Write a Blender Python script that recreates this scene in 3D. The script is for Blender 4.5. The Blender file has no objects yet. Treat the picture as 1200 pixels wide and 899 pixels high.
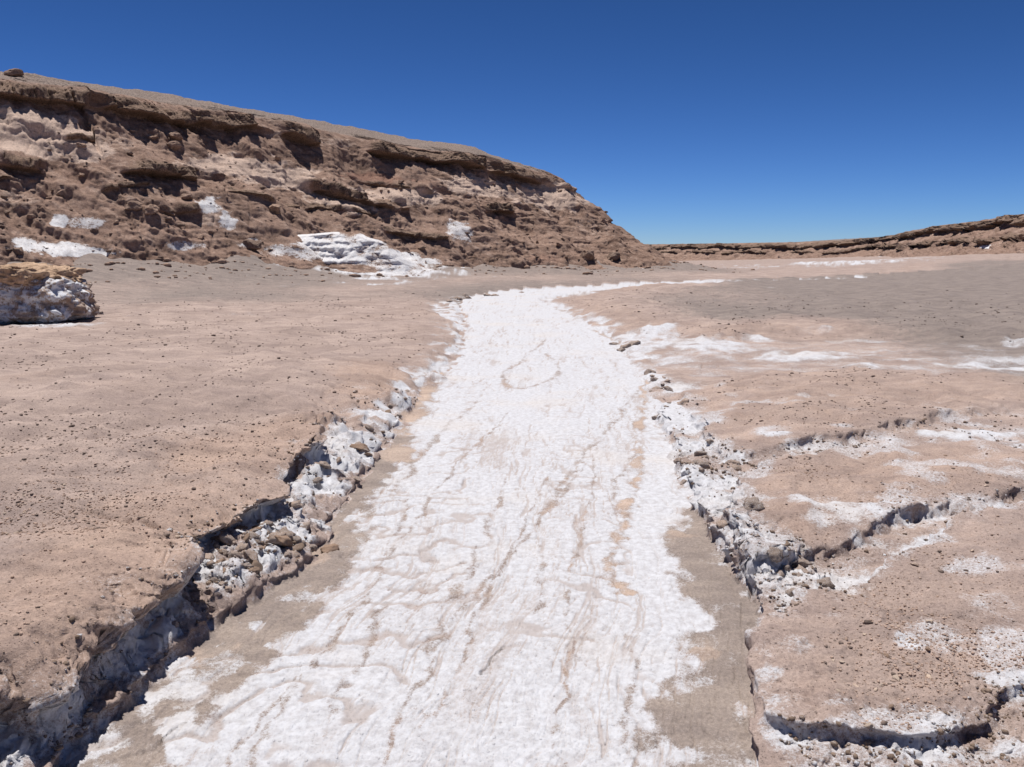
import bpy, math, time
import numpy as np
from mathutils import Vector, Matrix
T0 = time.time()
F = np.float32
scene = bpy.context.scene
COL = scene.collection

# ------------------------------------------------------------------ camera
CAM_Z = 1.6
FPX = 970.0                       # focal length in pixels of the 1200 px wide frame
PITCH = math.atan(156.0 / FPX)    # horizon sits 156 px above the middle
cam = bpy.data.cameras.new("camera")
cam.sensor_width = 36.0
cam.lens = 36.0 * FPX / 1200.0
cam.clip_start = 0.05
cam.clip_end = 9000.0
camo = bpy.data.objects.new("camera", cam)
COL.objects.link(camo)
camo.location = (0, 0, CAM_Z)
camo.rotation_euler = (math.radians(90) - PITCH, 0, 0)
scene.camera = camo

# ------------------------------------------------------------------ sky and sun
SUN_EL = math.radians(77)
SUN_AZ = math.radians(-38)        # measured from +Y (view direction) towards +X
world = bpy.data.worlds.new("World")
scene.world = world
world.use_nodes = True
wn, wl = world.node_tree.nodes, world.node_tree.links
for n in list(wn): wn.remove(n)
wo = wn.new("ShaderNodeOutputWorld"); bg = wn.new("ShaderNodeBackground"); sky = wn.new("ShaderNodeTexSky")
sky.sky_type = 'NISHITA'; sky.sun_disc = False
sky.sun_elevation = SUN_EL; sky.sun_rotation = SUN_AZ
sky.altitude = 3800; sky.air_density = 1.0; sky.dust_density = 0.2; sky.ozone_density = 2.2
bg.inputs[1].default_value = 0.067
# thin, dry air over the high desert: deeper blue overall (one power law per channel, the same in every direction)
sepc = wn.new("ShaderNodeSeparateColor"); comc = wn.new("ShaderNodeCombineColor"); wl.new(sky.outputs[0], sepc.inputs[0])
for ch, (pw, kk) in enumerate(((1.581, .188), (1.455, .301), (1.646, .300))):
    p1 = wn.new("ShaderNodeMath"); p1.operation = 'POWER'; p1.inputs[1].default_value = pw; wl.new(sepc.outputs[ch], p1.inputs[0])
    p2 = wn.new("ShaderNodeMath"); p2.operation = 'MULTIPLY'; p2.inputs[1].default_value = kk; wl.new(p1.outputs[0], p2.inputs[0]); wl.new(p2.outputs[0], comc.inputs[ch])
wl.new(comc.outputs[0], bg.inputs[0]); wl.new(bg.outputs[0], wo.inputs[0])
sun = bpy.data.lights.new("sun", 'SUN')
sun.energy = 4.2; sun.angle = math.radians(0.53); sun.color = (1.0, 0.965, 0.925)
suno = bpy.data.objects.new("sun", sun); COL.objects.link(suno)
sdir = Vector((math.sin(SUN_AZ) * math.cos(SUN_EL), math.cos(SUN_AZ) * math.cos(SUN_EL), math.sin(SUN_EL)))
suno.rotation_euler = sdir.to_track_quat('Z', 'Y').to_euler()
suno.location = sdir * 60
vs = scene.view_settings
scene.display_settings.display_device = 'sRGB'
vs.view_transform = 'Standard'; vs.look = 'None'; vs.gamma = 1.0; vs.exposure = 0.35; vs.use_curve_mapping = False
scene.cycles.max_bounces = 5; scene.cycles.diffuse_bounces = 3

# ------------------------------------------------------------------ numeric helpers
rng = np.random.default_rng(7)
PERM = np.concatenate([rng.permutation(256)] * 3).astype(np.int32)
_ang = np.linspace(0, 2 * np.pi, 32, endpoint=False)
G2X, G2Y = np.cos(_ang).astype(F), np.sin(_ang).astype(F)
_g3 = rng.normal(size=(64, 3)); _g3 /= np.linalg.norm(_g3, axis=1)[:, None]; _g3 *= 1.3
G3 = _g3.astype(F)

def _chunk(fn, *arrs, n=65536):
    sh = arrs[0].shape
    fl = [np.ascontiguousarray(a, dtype=F).ravel() for a in arrs]
    out = np.empty(fl[0].size, F)
    for i in range(0, out.size, n):
        out[i:i + n] = fn(*[a[i:i + n] for a in fl])
    return out.reshape(sh)

def pn2(x, y, sc=1.0, seed=0):
    def f(x, y):
        x = x * F(sc) + F(seed * 17.37); y = y * F(sc) + F(seed * 9.71)
        xi = np.floor(x); yi = np.floor(y); fx = x - xi; fy = y - yi
        xi = xi.astype(np.int32) & 255; yi = yi.astype(np.int32) & 255
        u = fx * fx * fx * (fx * (fx * 6 - 15) + 10); v = fy * fy * fy * (fy * (fy * 6 - 15) + 10)
        a = PERM[xi] + yi; b = PERM[xi + 1] + yi
        def g(h, dx, dy):
            h = PERM[h] & 31
            return G2X[h] * dx + G2Y[h] * dy
        n00 = g(a, fx, fy); n10 = g(b, fx - 1, fy); n01 = g(a + 1, fx, fy - 1); n11 = g(b + 1, fx - 1, fy - 1)
        m0 = n00 + u * (n10 - n00); m1 = n01 + u * (n11 - n01)
        return (m0 + v * (m1 - m0)) * F(1.5)
    return _chunk(f, x, y)

def pn3(x, y, z, sc=1.0, seed=0):
    def f(x, y, z):
        x = x * F(sc) + F(seed * 17.37); y = y * F(sc) + F(seed * 9.71); z = z * F(sc) + F(seed * 5.13)
        xi = np.floor(x); yi = np.floor(y); zi = np.floor(z); fx = x - xi; fy = y - yi; fz = z - zi
        xi = xi.astype(np.int32) & 255; yi = yi.astype(np.int32) & 255; zi = zi.astype(np.int32) & 255
        s = lambda t: t * t * t * (t * (t * 6 - 15) + 10)
        u, v, w = s(fx), s(fy), s(fz)
        def g(i, j, k):
            h = PERM[PERM[PERM[xi + i] + yi + j] + zi + k] & 63
            gr = G3[h]
            return gr[:, 0] * (fx - i) + gr[:, 1] * (fy - j) + gr[:, 2] * (fz - k)
        l = lambda a, b, t: a + t * (b - a)
        return l(l(l(g(0,0,0), g(1,0,0), u), l(g(0,1,0), g(1,1,0), u), v),
                 l(l(g(0,0,1), g(1,0,1), u), l(g(0,1,1), g(1,1,1), u), v), w)
    return _chunk(f, x, y, z)

def fbm2(x, y, sc, octv=4, seed=0, gain=0.5, lac=2.03):
    o = 0; a = 1.0
    for k in range(octv):
        o = o + F(a) * pn2(x, y, sc, seed + k * 3); a *= gain; sc *= lac
    return o

def fbm3(x, y, z, sc, octv=4, seed=0, gain=0.5, lac=2.03):
    o = 0; a = 1.0
    for k in range(octv):
        o = o + F(a) * pn3(x, y, z, sc, seed + k * 3); a *= gain; sc *= lac
    return o

def sst(a, b, x):
    t = np.clip((x - a) / (b - a), 0, 1)
    return t * t * (3 - 2 * t)

CP, SP = math.cos(PITCH), math.sin(PITCH)
def at(px, py, z=0.0):
    """place on the level z that the photograph shows at pixel px, py"""
    xr = (px - 600) / FPX; yr = (449.5 - py) / FPX
    d = np.array((xr, CP + yr * SP, -SP + yr * CP))
    k = (z - CAM_Z) / d[2]
    return (d[0] * k, d[1] * k)

def smooth_line(pts, n=90):
    """Catmull-Rom through the points, evenly resampled in log distance"""
    p = np.array(pts, float)
    p = np.vstack([2 * p[0] - p[1], p, 2 * p[-1] - p[-2]])
    out = []
    for i in range(1, len(p) - 2):
        t = np.linspace(0, 1, 6, endpoint=False)[:, None]
        a, b, c, d = p[i - 1], p[i], p[i + 1], p[i + 2]
        out.append(0.5 * ((2 * b) + (c - a) * t + (2 * a - 5 * b + 4 * c - d) * t ** 2 + (3 * b - a - 3 * c + d) * t ** 3))
    out.append(p[-2][None])
    return np.vstack(out)

def line_dist(x, y, P, closed=False, want_s=False):
    """signed distance to a polyline (positive to its left) or to a closed polygon (positive inside);
    also the unit direction towards the positive side and, if asked, the arc length"""
    P = np.asarray(P, float)
    Q = np.roll(P, -1, 0) if closed else P[1:]
    A = P if closed else P[:-1]
    seg = Q - A; L = np.hypot(seg[:, 0], seg[:, 1]); acc = np.concatenate([[0], np.cumsum(L)])[:-1]
    sh = x.shape; X = x.ravel().astype(F); Y = y.ravel().astype(F)
    od = np.empty(X.size, F); ox = np.empty(X.size, F); oy = np.empty(X.size, F); os_ = np.empty(X.size, F)
    step = 60000
    for i in range(0, X.size, step):
        xx = X[i:i + step]; yy = Y[i:i + step]
        best = np.full(xx.size, 1e12, F); bx = np.zeros(xx.size, F); by = np.zeros(xx.size, F)
        bs = np.zeros(xx.size, F); bsgn = np.ones(xx.size, F); inside = np.zeros(xx.size, bool)
        for k in range(len(A)):
            if L[k] < 1e-9: continue
            ax, ay = A[k]; sx, sy = seg[k]
            rx = xx - F(ax); ry = yy - F(ay)
            t = np.clip((rx * F(sx) + ry * F(sy)) / F(L[k] ** 2), 0, 1)
            ex = rx - t * F(sx); ey = ry - t * F(sy); d2 = ex * ex + ey * ey
            m = d2 < best
            best = np.where(m, d2, best); bx = np.where(m, ex, bx); by = np.where(m, ey, by)
            bs = np.where(m, F(acc[k]) + t * F(L[k]), bs)
            cr = F(sx) * ry - F(sy) * rx
            bsgn = np.where(m, np.where(cr >= 0, F(1), F(-1)), bsgn)
            if closed:
                by_, qy = ay, Q[k][1]
                c = (by_ > yy) != (qy > yy)
                if qy != by_:
                    inside ^= c & (xx < (Q[k][0] - ax) * (yy - by_) / (qy - by_) + ax)
        r = np.sqrt(best)
        sg = np.where(inside, F(1), F(-1)) if closed else bsgn
        inv = sg / np.maximum(r, 1e-5)
        od[i:i + step] = r * sg; ox[i:i + step] = bx * inv; oy[i:i + step] = by * inv; os_[i:i + step] = bs
    r = [od.reshape(sh), ox.reshape(sh), oy.reshape(sh)]
    if want_s: r.append(os_.reshape(sh))
    return r

# ------------------------------------------------------------------ materials
def nodes_of(name):
    m = bpy.data.materials.new(name); m.use_nodes = True
    nt = m.node_tree
    for n in list(nt.nodes): nt.nodes.remove(n)
    out = nt.nodes.new("ShaderNodeOutputMaterial"); b = nt.nodes.new("ShaderNodeBsdfPrincipled")
    nt.links.new(b.outputs[0], out.inputs[0])
    b.inputs["Roughness"].default_value = 0.92
    b.inputs["Specular IOR Level"].default_value = 0.15
    return m, nt, b

class NB:
    def __init__(s, nt): s.nt = nt; s.co = nt.nodes.new("ShaderNodeTexCoord").outputs["Object"]
    def lk(s, a, b): s.nt.links.new(a, b)
    def put(s, sock, v):
        if hasattr(v, "links"): s.lk(v, sock)
        else: sock.default_value = v
    def noise(s, scale, detail=4, rough=0.55, dist=0.0, co=None):
        n = s.nt.nodes.new("ShaderNodeTexNoise"); n.inputs["Scale"].default_value = scale
        n.inputs["Detail"].default_value = detail; n.inputs["Roughness"].default_value = rough; n.inputs["Distortion"].default_value = dist
        s.lk(co or s.co, n.inputs["Vector"]); return n.outputs["Fac"]
    def voro(s, scale, out="Distance", co=None):
        n = s.nt.nodes.new("ShaderNodeTexVoronoi"); n.inputs["Scale"].default_value = scale
        s.lk(co or s.co, n.inputs["Vector"]); return n.outputs[out]
    def math(s, op, a, b=0.0, c=0.0, clamp=False):
        n = s.nt.nodes.new("ShaderNodeMath"); n.operation = op; n.use_clamp = clamp
        s.put(n.inputs[0], a); s.put(n.inputs[1], b); s.put(n.inputs[2], c); return n.outputs[0]
    def ramp(s, v, a, b, c=0.0, d=1.0):
        n = s.nt.nodes.new("ShaderNodeMapRange"); n.interpolation_type = 'SMOOTHSTEP'
        s.put(n.inputs[0], v)
        for i, q in enumerate((a, b, c, d)): n.inputs[1 + i].default_value = q
        return n.outputs[0]
    def mix(s, f, a, b, mode='MIX'):
        n = s.nt.nodes.new("ShaderNodeMix"); n.data_type = 'RGBA'; n.blend_type = mode
        s.put(n.inputs[0], f); s.put(n.inputs[6], a); s.put(n.inputs[7], b); return n.outputs[2]
    def attr(s, name):
        n = s.nt.nodes.new("ShaderNodeAttribute"); n.attribute_name = name
        q = s.nt.nodes.new("ShaderNodeSeparateColor"); s.lk(n.outputs["Color"], q.inputs[0]); return q.outputs
    def scaled(s, sx, sy, sz):
        n = s.nt.nodes.new("ShaderNodeMapping"); n.inputs["Scale"].default_value = (sx, sy, sz)
        s.lk(s.co, n.inputs["Vector"]); return n.outputs[0]
    def bump(s, h, strength, dist, bsdf):
        n = s.nt.nodes.new("ShaderNodeBump"); n.inputs["Strength"].default_value = strength
        n.inputs["Distance"].default_value = dist; s.lk(h, n.inputs["Height"]); s.lk(n.outputs[0], bsdf.inputs["Normal"])

def rgb(r, g, b): return (r, g, b, 1.0)
SALT = rgb(.60, .60, .625); SALT_GREY = rgb(.46, .445, .455)
TAN = rgb(.405, .318, .280); TAN2 = rgb(.335, .260, .228); ORANGE = rgb(.415, .298, .236)
GREY = rgb(.240, .202, .184); MUD = rgb(.305, .255, .226); MUDO = rgb(.47, .365, .30)
STONE = rgb(.13, .098, .080); ROCK = rgb(.15, .105, .080)

def ground_material(name):
    """earth, gravel, mud and salt, mixed where the masks carried by the mesh say each lies"""
    m, nt, b = nodes_of(name); s = NB(nt)
    A = s.attr("mask_a"); B = s.attr("mask_b")      # A: salt, orange, gravel   B: mud, stain, crumbly
    n_big = s.noise(0.9, 5, .6); n_mid = s.noise(9, 5, .65); n_fine = s.noise(70, 4, .7); n_grit = s.noise(260, 3, .7)
    c = s.mix(s.ramp(n_big, .38, .64), TAN, TAN2)
    c = s.mix(s.math('MULTIPLY', s.ramp(s.math('ADD', A[1], s.math('MULTIPLY', s.math('SUBTRACT', n_mid, .5), .9)), .25, .95), .6), c, ORANGE)
    c = s.mix(s.ramp(s.math('ADD', A[2], s.math('MULTIPLY', s.math('SUBTRACT', n_mid, .5), .8)), .2, .8), c, GREY)
    mudc = s.mix(B[1], MUD, MUDO)
    c = s.mix(s.ramp(B[0], .15, .7), c, mudc)
    v = s.voro(150); cell = s.voro(150, "Color")
    sp = s.nt.nodes.new("ShaderNodeSeparateColor"); s.lk(cell, sp.inputs[0])
    spec = s.math('MULTIPLY', s.ramp(sp.outputs[0], .80, .84), s.ramp(v, .34, .26))
    spec = s.math('MULTIPLY', spec, s.math('SUBTRACT', 1.0, B[0], clamp=True))
    c = s.mix(s.math('MULTIPLY', spec, .75), c, STONE)
    v2 = s.voro(52); sp2 = s.nt.nodes.new("ShaderNodeSeparateColor"); s.lk(s.voro(52, "Color"), sp2.inputs[0])
    bit = s.math('MULTIPLY', s.math('MULTIPLY', s.ramp(sp2.outputs[0], .86, .9), s.ramp(v2, .3, .2)), s.math('SUBTRACT', 1.0, B[0], clamp=True))
    c = s.mix(s.math('MULTIPLY', bit, .6), c, rgb(.19, .145, .12))
    spec = s.math('MAXIMUM', spec, bit)
    lite = s.math('MULTIPLY', s.ramp(sp.outputs[1], .90, .93), s.ramp(v, .3, .22))
    c = s.mix(s.math('MULTIPLY', lite, .6), c, rgb(.50, .42, .36))
    strk = s.noise(2.6, 6, .72, 0, s.scaled(.55, 1.6, 1))
    c = s.mix(1.0, c, s.mix(s.ramp(strk, .32, .68), rgb(.80, .79, .80), rgb(1.15, 1.14, 1.12)), 'MULTIPLY')
    f = s.math('ADD', s.math('MULTIPLY', n_fine, .55), s.math('MULTIPLY', n_grit, .5))
    c = s.mix(1.0, c, s.mix(s.ramp(f, .3, .75), rgb(.68, .68, .68), rgb(1.28, 1.26, 1.24)), 'MULTIPLY')
    br = s.math('ADD', s.math('MULTIPLY', s.math('SUBTRACT', n_fine, .5), 1.0), s.math('MULTIPLY', s.math('SUBTRACT', n_grit, .5), .8))
    br = s.math('ADD', br, s.math('MULTIPLY', s.math('SUBTRACT', n_mid, .5), .4))
    br = s.math('MULTIPLY', br, s.ramp(A[0], .95, .55, .55, 1.0))
    sm = s.ramp(s.math('ADD', A[0], br), .28, .70)
    sc = s.mix(s.ramp(s.noise(24, 5, .7), .35, .7), SALT, SALT_GREY)
    sc = s.mix(s.math('MULTIPLY', s.ramp(n_big, .5, .7), .35), sc, rgb(.60, .53, .47))
    sc = s.mix(s.math('MULTIPLY', s.ramp(s.math('ADD', B[2], s.math('MULTIPLY', s.math('SUBTRACT', n_fine, .5), .7)), .08, .9), .66), sc, rgb(.40, .335, .305))
    c = s.mix(sm, c, sc)
    s.lk(c, b.inputs["Base Color"])
    h = s.math('ADD', s.math('MULTIPLY', n_fine, .7), s.math('MULTIPLY', n_grit, .45))
    h = s.math('ADD', h, s.math('MULTIPLY', spec, .8))
    s.bump(s.math('MULTIPLY', h, s.math('SUBTRACT', 1.0, s.math('MULTIPLY', A[0], .35))), .85, .009, b)
    return m

def hill_material(name):
    m, nt, b = nodes_of(name); s = NB(nt)
    A = s.attr("mask_a"); B = s.attr("mask_b")      # A: salt, pale, hard rock   B: plateau, red, -
    co = s.scaled(1, 1, 2.6)
    n1 = s.noise(.55, 6, .62); n2 = s.noise(2.6, 6, .68, .6, co); n3 = s.noise(14, 5, .7); n4 = s.noise(1.2, 4, .6, 0, s.scaled(.25, .25, 5))
    mr = nt.nodes.new("ShaderNodeMapping"); mr.inputs["Rotation"].default_value = (0, math.radians(-35), 0); s.lk(s.co, mr.inputs["Vector"])
    ms = nt.nodes.new("ShaderNodeMapping"); ms.inputs["Scale"].default_value = (.35, 1, 2.4); s.lk(mr.outputs[0], ms.inputs["Vector"])
    n5 = s.noise(2.2, 6, .72, 0, ms.outputs[0])
    c = s.mix(s.ramp(n1, .36, .62), rgb(.155, .095, .070), rgb(.275, .180, .138))
    c = s.mix(s.math('MULTIPLY', s.ramp(n2, .36, .68), .55), c, rgb(.345, .238, .188))
    c = s.mix(s.math('MULTIPLY', s.ramp(n5, .50, .72), .65), c, rgb(.43, .32, .265))
    c = s.mix(s.math('MULTIPLY', s.ramp(n5, .46, .30), .65), c, rgb(.135, .09, .068))
    c = s.mix(s.math('MULTIPLY', s.ramp(s.math('ADD', A[1], s.math('MULTIPLY', s.math('SUBTRACT', n2, .5), 1.3)), .3, .8), .9), c, rgb(.52, .395, .325))
    c = s.mix(s.math('MULTIPLY', s.ramp(s.math('ADD', B[1], s.math('SUBTRACT', n1, .5)), .35, .8), .6), c, rgb(.27, .145, .105))
    c = s.mix(s.math('MULTIPLY', s.ramp(n4, .52, .68), .3), c, rgb(.31, .215, .165))
    c = s.mix(s.ramp(s.math('ADD', A[2], s.math('MULTIPLY', s.math('SUBTRACT', n3, .5), .6)), .3, .8), c, s.mix(s.ramp(n3, .3, .7), rgb(.135, .088, .064), rgb(.26, .18, .135)))
    c = s.mix(B[0], c, s.mix(s.ramp(n3, .35, .65), rgb(.155, .120, .102), rgb(.27, .212, .183)))
    c = s.mix(1.0, c, s.mix(s.ramp(n3, .28, .72), rgb(.70, .70, .70), rgb(1.25, 1.24, 1.22)), 'MULTIPLY')
    br = s.math('ADD', s.math('MULTIPLY', s.math('SUBTRACT', n3, .5), 1.1), s.math('MULTIPLY', s.math('SUBTRACT', n2, .5), .8))
    c = s.mix(s.ramp(s.math('ADD', A[0], br), .4, .66), c, s.mix(s.ramp(n3, .35, .7), rgb(.74, .735, .745), rgb(.55, .51, .495)))
    s.lk(c, b.inputs["Base Color"])
    h = s.math('ADD', s.math('MULTIPLY', n3, .6), s.math('MULTIPLY', s.noise(45, 3, .7), .35))
    s.bump(h, .6, .06, b)
    return m

def rock_material(name, dark, light, salt=0.0, scale=1.0):
    m, nt, b = nodes_of(name); s = NB(nt)
    oi = nt.nodes.new("ShaderNodeObjectInfo")
    n1 = s.noise(4 * scale, 5, .65); n2 = s.noise(22 * scale, 4, .7); n3 = s.noise(2.2 * scale, 4, .7, .8)
    c = s.mix(s.ramp(n1, .3, .7), dark, light)
    tint = s.mix(oi.outputs["Random"], rgb(.78, .78, .78), rgb(1.25, 1.2, 1.15))
    c = s.mix(1.0, c, tint, 'MULTIPLY')
    c = s.mix(1.0, c, s.mix(s.ramp(n2, .3, .7), rgb(.75, .75, .75), rgb(1.2, 1.2, 1.2)), 'MULTIPLY')
    if salt > 0:
        f = s.math('ADD', n3, s.math('MULTIPLY', s.math('SUBTRACT', n2, .5), .5))
        c = s.mix(s.ramp(f, .62 - .3 * salt, .76 - .3 * salt), c, SALT)
    s.lk(c, b.inputs["Base Color"])
    s.bump(s.math('ADD', n2, n1), .6, .02 / scale, b)
    return m

M_GROUND = ground_material("earth_and_salt")
M_HILL = hill_material("hill_earth")
M_ROCK = rock_material("brown_rock", rgb(.18, .122, .093), rgb(.35, .25, .197))
M_STONE = rock_material("grey_brown_stone", rgb(.12, .09, .075), rgb(.29, .22, .185), 0, 12)
M_PALE = rock_material("pale_stone", rgb(.33, .25, .195), rgb(.55, .46, .385), 0, 12)
M_CLOD = rock_material("salty_clod", rgb(.19, .135, .10), rgb(.35, .255, .195), .35, 8)
M_CRUMB = rock_material("soil_crumb", rgb(.27, .20, .16), rgb(.44, .33, .27), 0, 8)
M_BROWN = rock_material("earth_clod", rgb(.17, .115, .083), rgb(.33, .235, .175), .08, 8)

# ------------------------------------------------------------------ mesh building
def mesh_from_grid(name, V, keep=None, mat=None, masks=None):
    """V: rows x cols x 3.  keep: boolean per quad"""
    R, C, _ = V.shape
    idx = np.arange(R * C, dtype=np.int32).reshape(R, C)
    quads = np.stack([idx[:-1, :-1], idx[:-1, 1:], idx[1:, 1:], idx[1:, :-1]], -1).reshape(-1, 4)
    if keep is not None: quads = quads[keep.ravel()]
    used = np.zeros(R * C, bool); used[quads.ravel()] = True
    remap = np.cumsum(used).astype(np.int32) - 1
    quads = remap[quads]; verts = V.reshape(-1, 3)[used]
    me = bpy.data.meshes.new(name)
    me.vertices.add(len(verts)); me.vertices.foreach_set("co", np.ascontiguousarray(verts, F).ravel())
    me.loops.add(quads.size); me.loops.foreach_set("vertex_index", quads.ravel())
    me.polygons.add(len(quads)); me.polygons.foreach_set("loop_start", np.arange(0, quads.size, 4, dtype=np.int32))
    me.update(calc_edges=True)
    me.polygons.foreach_set("use_smooth", np.ones(len(quads), bool))
    if masks:
        for nm, chans in masks.items():
            a = me.attributes.new(nm, 'FLOAT_COLOR', 'POINT')
            buf = np.ones((len(verts), 4), F)
            for k, ch in enumerate(chans):
                buf[:, k] = np.clip(ch.reshape(-1)[used], 0, 1) if not np.isscalar(ch) else ch
            a.data.foreach_set("color", buf.ravel())
    if mat: me.materials.append(mat)
    return me

def link(name, me, parent=None, **props):
    o = bpy.data.objects.new(name, me); COL.objects.link(o)
    if parent: o.parent = parent
    for k, v in props.items(): o[k] = v
    return o

# ------------------------------------------------------------------ layout of the stream bed and banks
LEFT_BASE = smooth_line([at(-330, 1500), at(-120, 1100), at(62, 899), at(150, 828), at(236, 745), at(300, 695), at(380, 640), at(402, 596), at(432, 552), at(462, 512),
             at(488, 470), at(524, 435), at(544, 400), at(546, 372), at(540, 355, .08), at(572, 345, .1), at(640, 340, .1), at(740, 334, .12), at(850, 330, .12), at(1010, 326, .12)])
LEFT_TOP = smooth_line([at(-650, 1500, .33), at(-330, 1000, .33), at(-120, 855, .33), at(0, 800, .33), at(52, 782, .33), at(110, 745, .33), at(150, 706, .33), at(186, 675, .33), at(228, 648, .33),
            at(216, 622, .33), at(262, 596, .33), at(305, 574, .33), at(336, 556, .33), at(338, 528, .33), at(378, 508, .33), at(392, 486, .33), at(428, 466, .33),
            at(458, 440, .32), at(500, 414, .32), at(526, 392, .31), at(530, 370, .30), at(514, 352, .3), at(552, 341, .3), at(640, 336, .3), at(740, 331, .3), at(850, 328, .3), at(1010, 324, .3)])
RIGHT_BASE = smooth_line([at(886, 1500), at(890, 1100), at(889, 899), at(886, 840), at(884, 790), at(888, 735), at(893, 712), at(872, 684), at(848, 652), at(834, 618), at(808, 585), at(795, 545),
              at(775, 500), at(764, 462), at(742, 425), at(722, 402), at(695, 386), at(660, 370), at(634, 356), at(650, 347, .1), at(740, 337, .12), at(850, 332, .12), at(1010, 327.5, .12)])
Z_R = .13
SLAB_NEAR = [at(*p, Z_R) for p in [(889, 768), (894, 800), (906, 834), (935, 846), (985, 849), (1030, 854), (1080, 861), (1130, 851), (1170, 834), (1187, 803),
             (1235, 785), (1330, 770), (1500, 700), (1500, 560), (1260, 574), (1200, 588), (1120, 617), (1040, 648), (985, 672), (930, 690), (905, 712), (890, 740)]]
SLAB_MID = [at(*p, .2) for p in [(862, 590), (868, 618), (884, 640), (915, 641), (950, 630), (1000, 617), (1030, 604), (1060, 592), (1120, 582), (1160, 574), (1230, 556), (1400, 530),
            (1400, 500), (1230, 518), (1150, 508), (1060, 512), (1000, 514), (940, 522), (890, 533), (862, 548), (856, 570)]]
SLAB_FAR = [at(*p, .2) for p in [(792, 440), (804, 470), (824, 497), (848, 520), (880, 518), (930, 511), (985, 504), (1020, 497), (1060, 488), (1110, 476), (1200, 468), (1400, 455),
            (1400, 436), (1200, 432), (1000, 424), (900, 426), (830, 431)]]
RIGHT_PLAIN = [at(*p, .28) for p in [(664, 358), (690, 371), (722, 380), (770, 384), (830, 391), (880, 389), (1000, 384), (1200, 392), (1500, 400)]] + [(160, 12), (160, 60), (30, 62)] + \
              [at(*p, .28) for p in [(1010, 325.5), (850, 329), (740, 333), (680, 341), (652, 349)]]
CENTRE = np.array([(l + r) / 2 for l, r in zip(
    [LEFT_BASE[int(k)] for k in np.linspace(0, len(LEFT_BASE) - 1, 60)], [RIGHT_BASE[int(k)] for k in np.linspace(0, len(RIGHT_BASE) - 1, 60)])])
HILL_TOE = [(-90, 6), (-45, 17), (-27, 22.5), (-17.5, 28), (-12.8, 31.5), (-7.2, 38), (-3, 43), (0, 46), (5, 49), (10.6, 51.5), (13.3, 57), (12.5, 67), (5, 82), (-10, 112), (-90, 130)]

# mud strips, brown flow lines and salt patches, as the photograph shows them on the ground
MUD_LEFT = [at(*p) for p in [(150, 940), (215, 880), (262, 820), (330, 755), (392, 690), (418, 640), (428, 600), (455, 562), (485, 520), (470, 500), (430, 540), (380, 600), (250, 720), (60, 899), (20, 960)]]
MUD_RIGHT = [at(*p) for p in [(800, 560), (806, 600), (788, 640), (792, 680), (810, 705), (818, 745), (806, 785), (782, 815), (768, 850), (772, 880), (800, 920), (840, 980), (920, 980), (900, 860), (900, 730), (885, 690), (840, 630), (822, 580)]]
MUD_STRIPS = [  # centre line, half width m
    ([at(*p) for p in [(690, 388), (712, 398), (738, 412), (752, 432), (756, 462), (750, 500), (748, 540), (742, 575), (728, 610), (716, 640), (716, 672), (728, 692)]], .06),
    ([at(*p) for p in [(505, 425), (496, 460), (476, 490), (470, 505)]], .16),
    ([at(*p) for p in [(590, 560), (575, 620), (552, 668), (538, 690), (505, 748), (500, 760)]], .035),
    ([at(*p) for p in [(748, 458), (720, 495), (680, 540), (655, 570), (640, 600)]], .04),
    ([at(*p) for p in [(560, 470), (520, 505), (480, 548), (455, 575)]], .05),
    ([at(*p) for p in [(745, 530), (725, 560), (712, 585)]], .03),
    ([at(*p) for p in [(455, 710), (432, 750), (412, 785), (395, 830), (380, 860)]], .025),
    ([at(*p) for p in [(630, 640), (640, 690), (628, 720)]], .03),
    ([at(*p) for p in [(730, 735), (742, 780), (738, 820), (735, 860), (738, 910)]], .028),
    ([at(*p) for p in [(690, 540), (640, 600), (592, 658), (552, 702), (505, 762), (472, 830), (452, 905)]], .022),
    ([at(*p) for p in [(480, 585), (452, 650), (408, 725), (352, 800), (300, 880), (280, 920)]], .024),
    ([at(*p) for p in [(640, 560), (606, 630), (560, 715), (522, 800), (500, 870)]], .016),
    ([at(*p) for p in [(600, 480), (545, 535), (498, 592), (458, 655)]], .022),
    ([at(*p) for p in [(700, 520), (690, 590), (672, 660), (668, 740), (660, 830), (668, 900)]], .016),
    ([at(*p) for p in [(430, 700), (380, 760), (318, 830), (262, 899)]], .018),
    ([at(*p) for p in [(640, 400), (610, 425), (590, 440), (600, 455), (640, 448), (655, 432), (640, 415)]], .05)]
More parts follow.
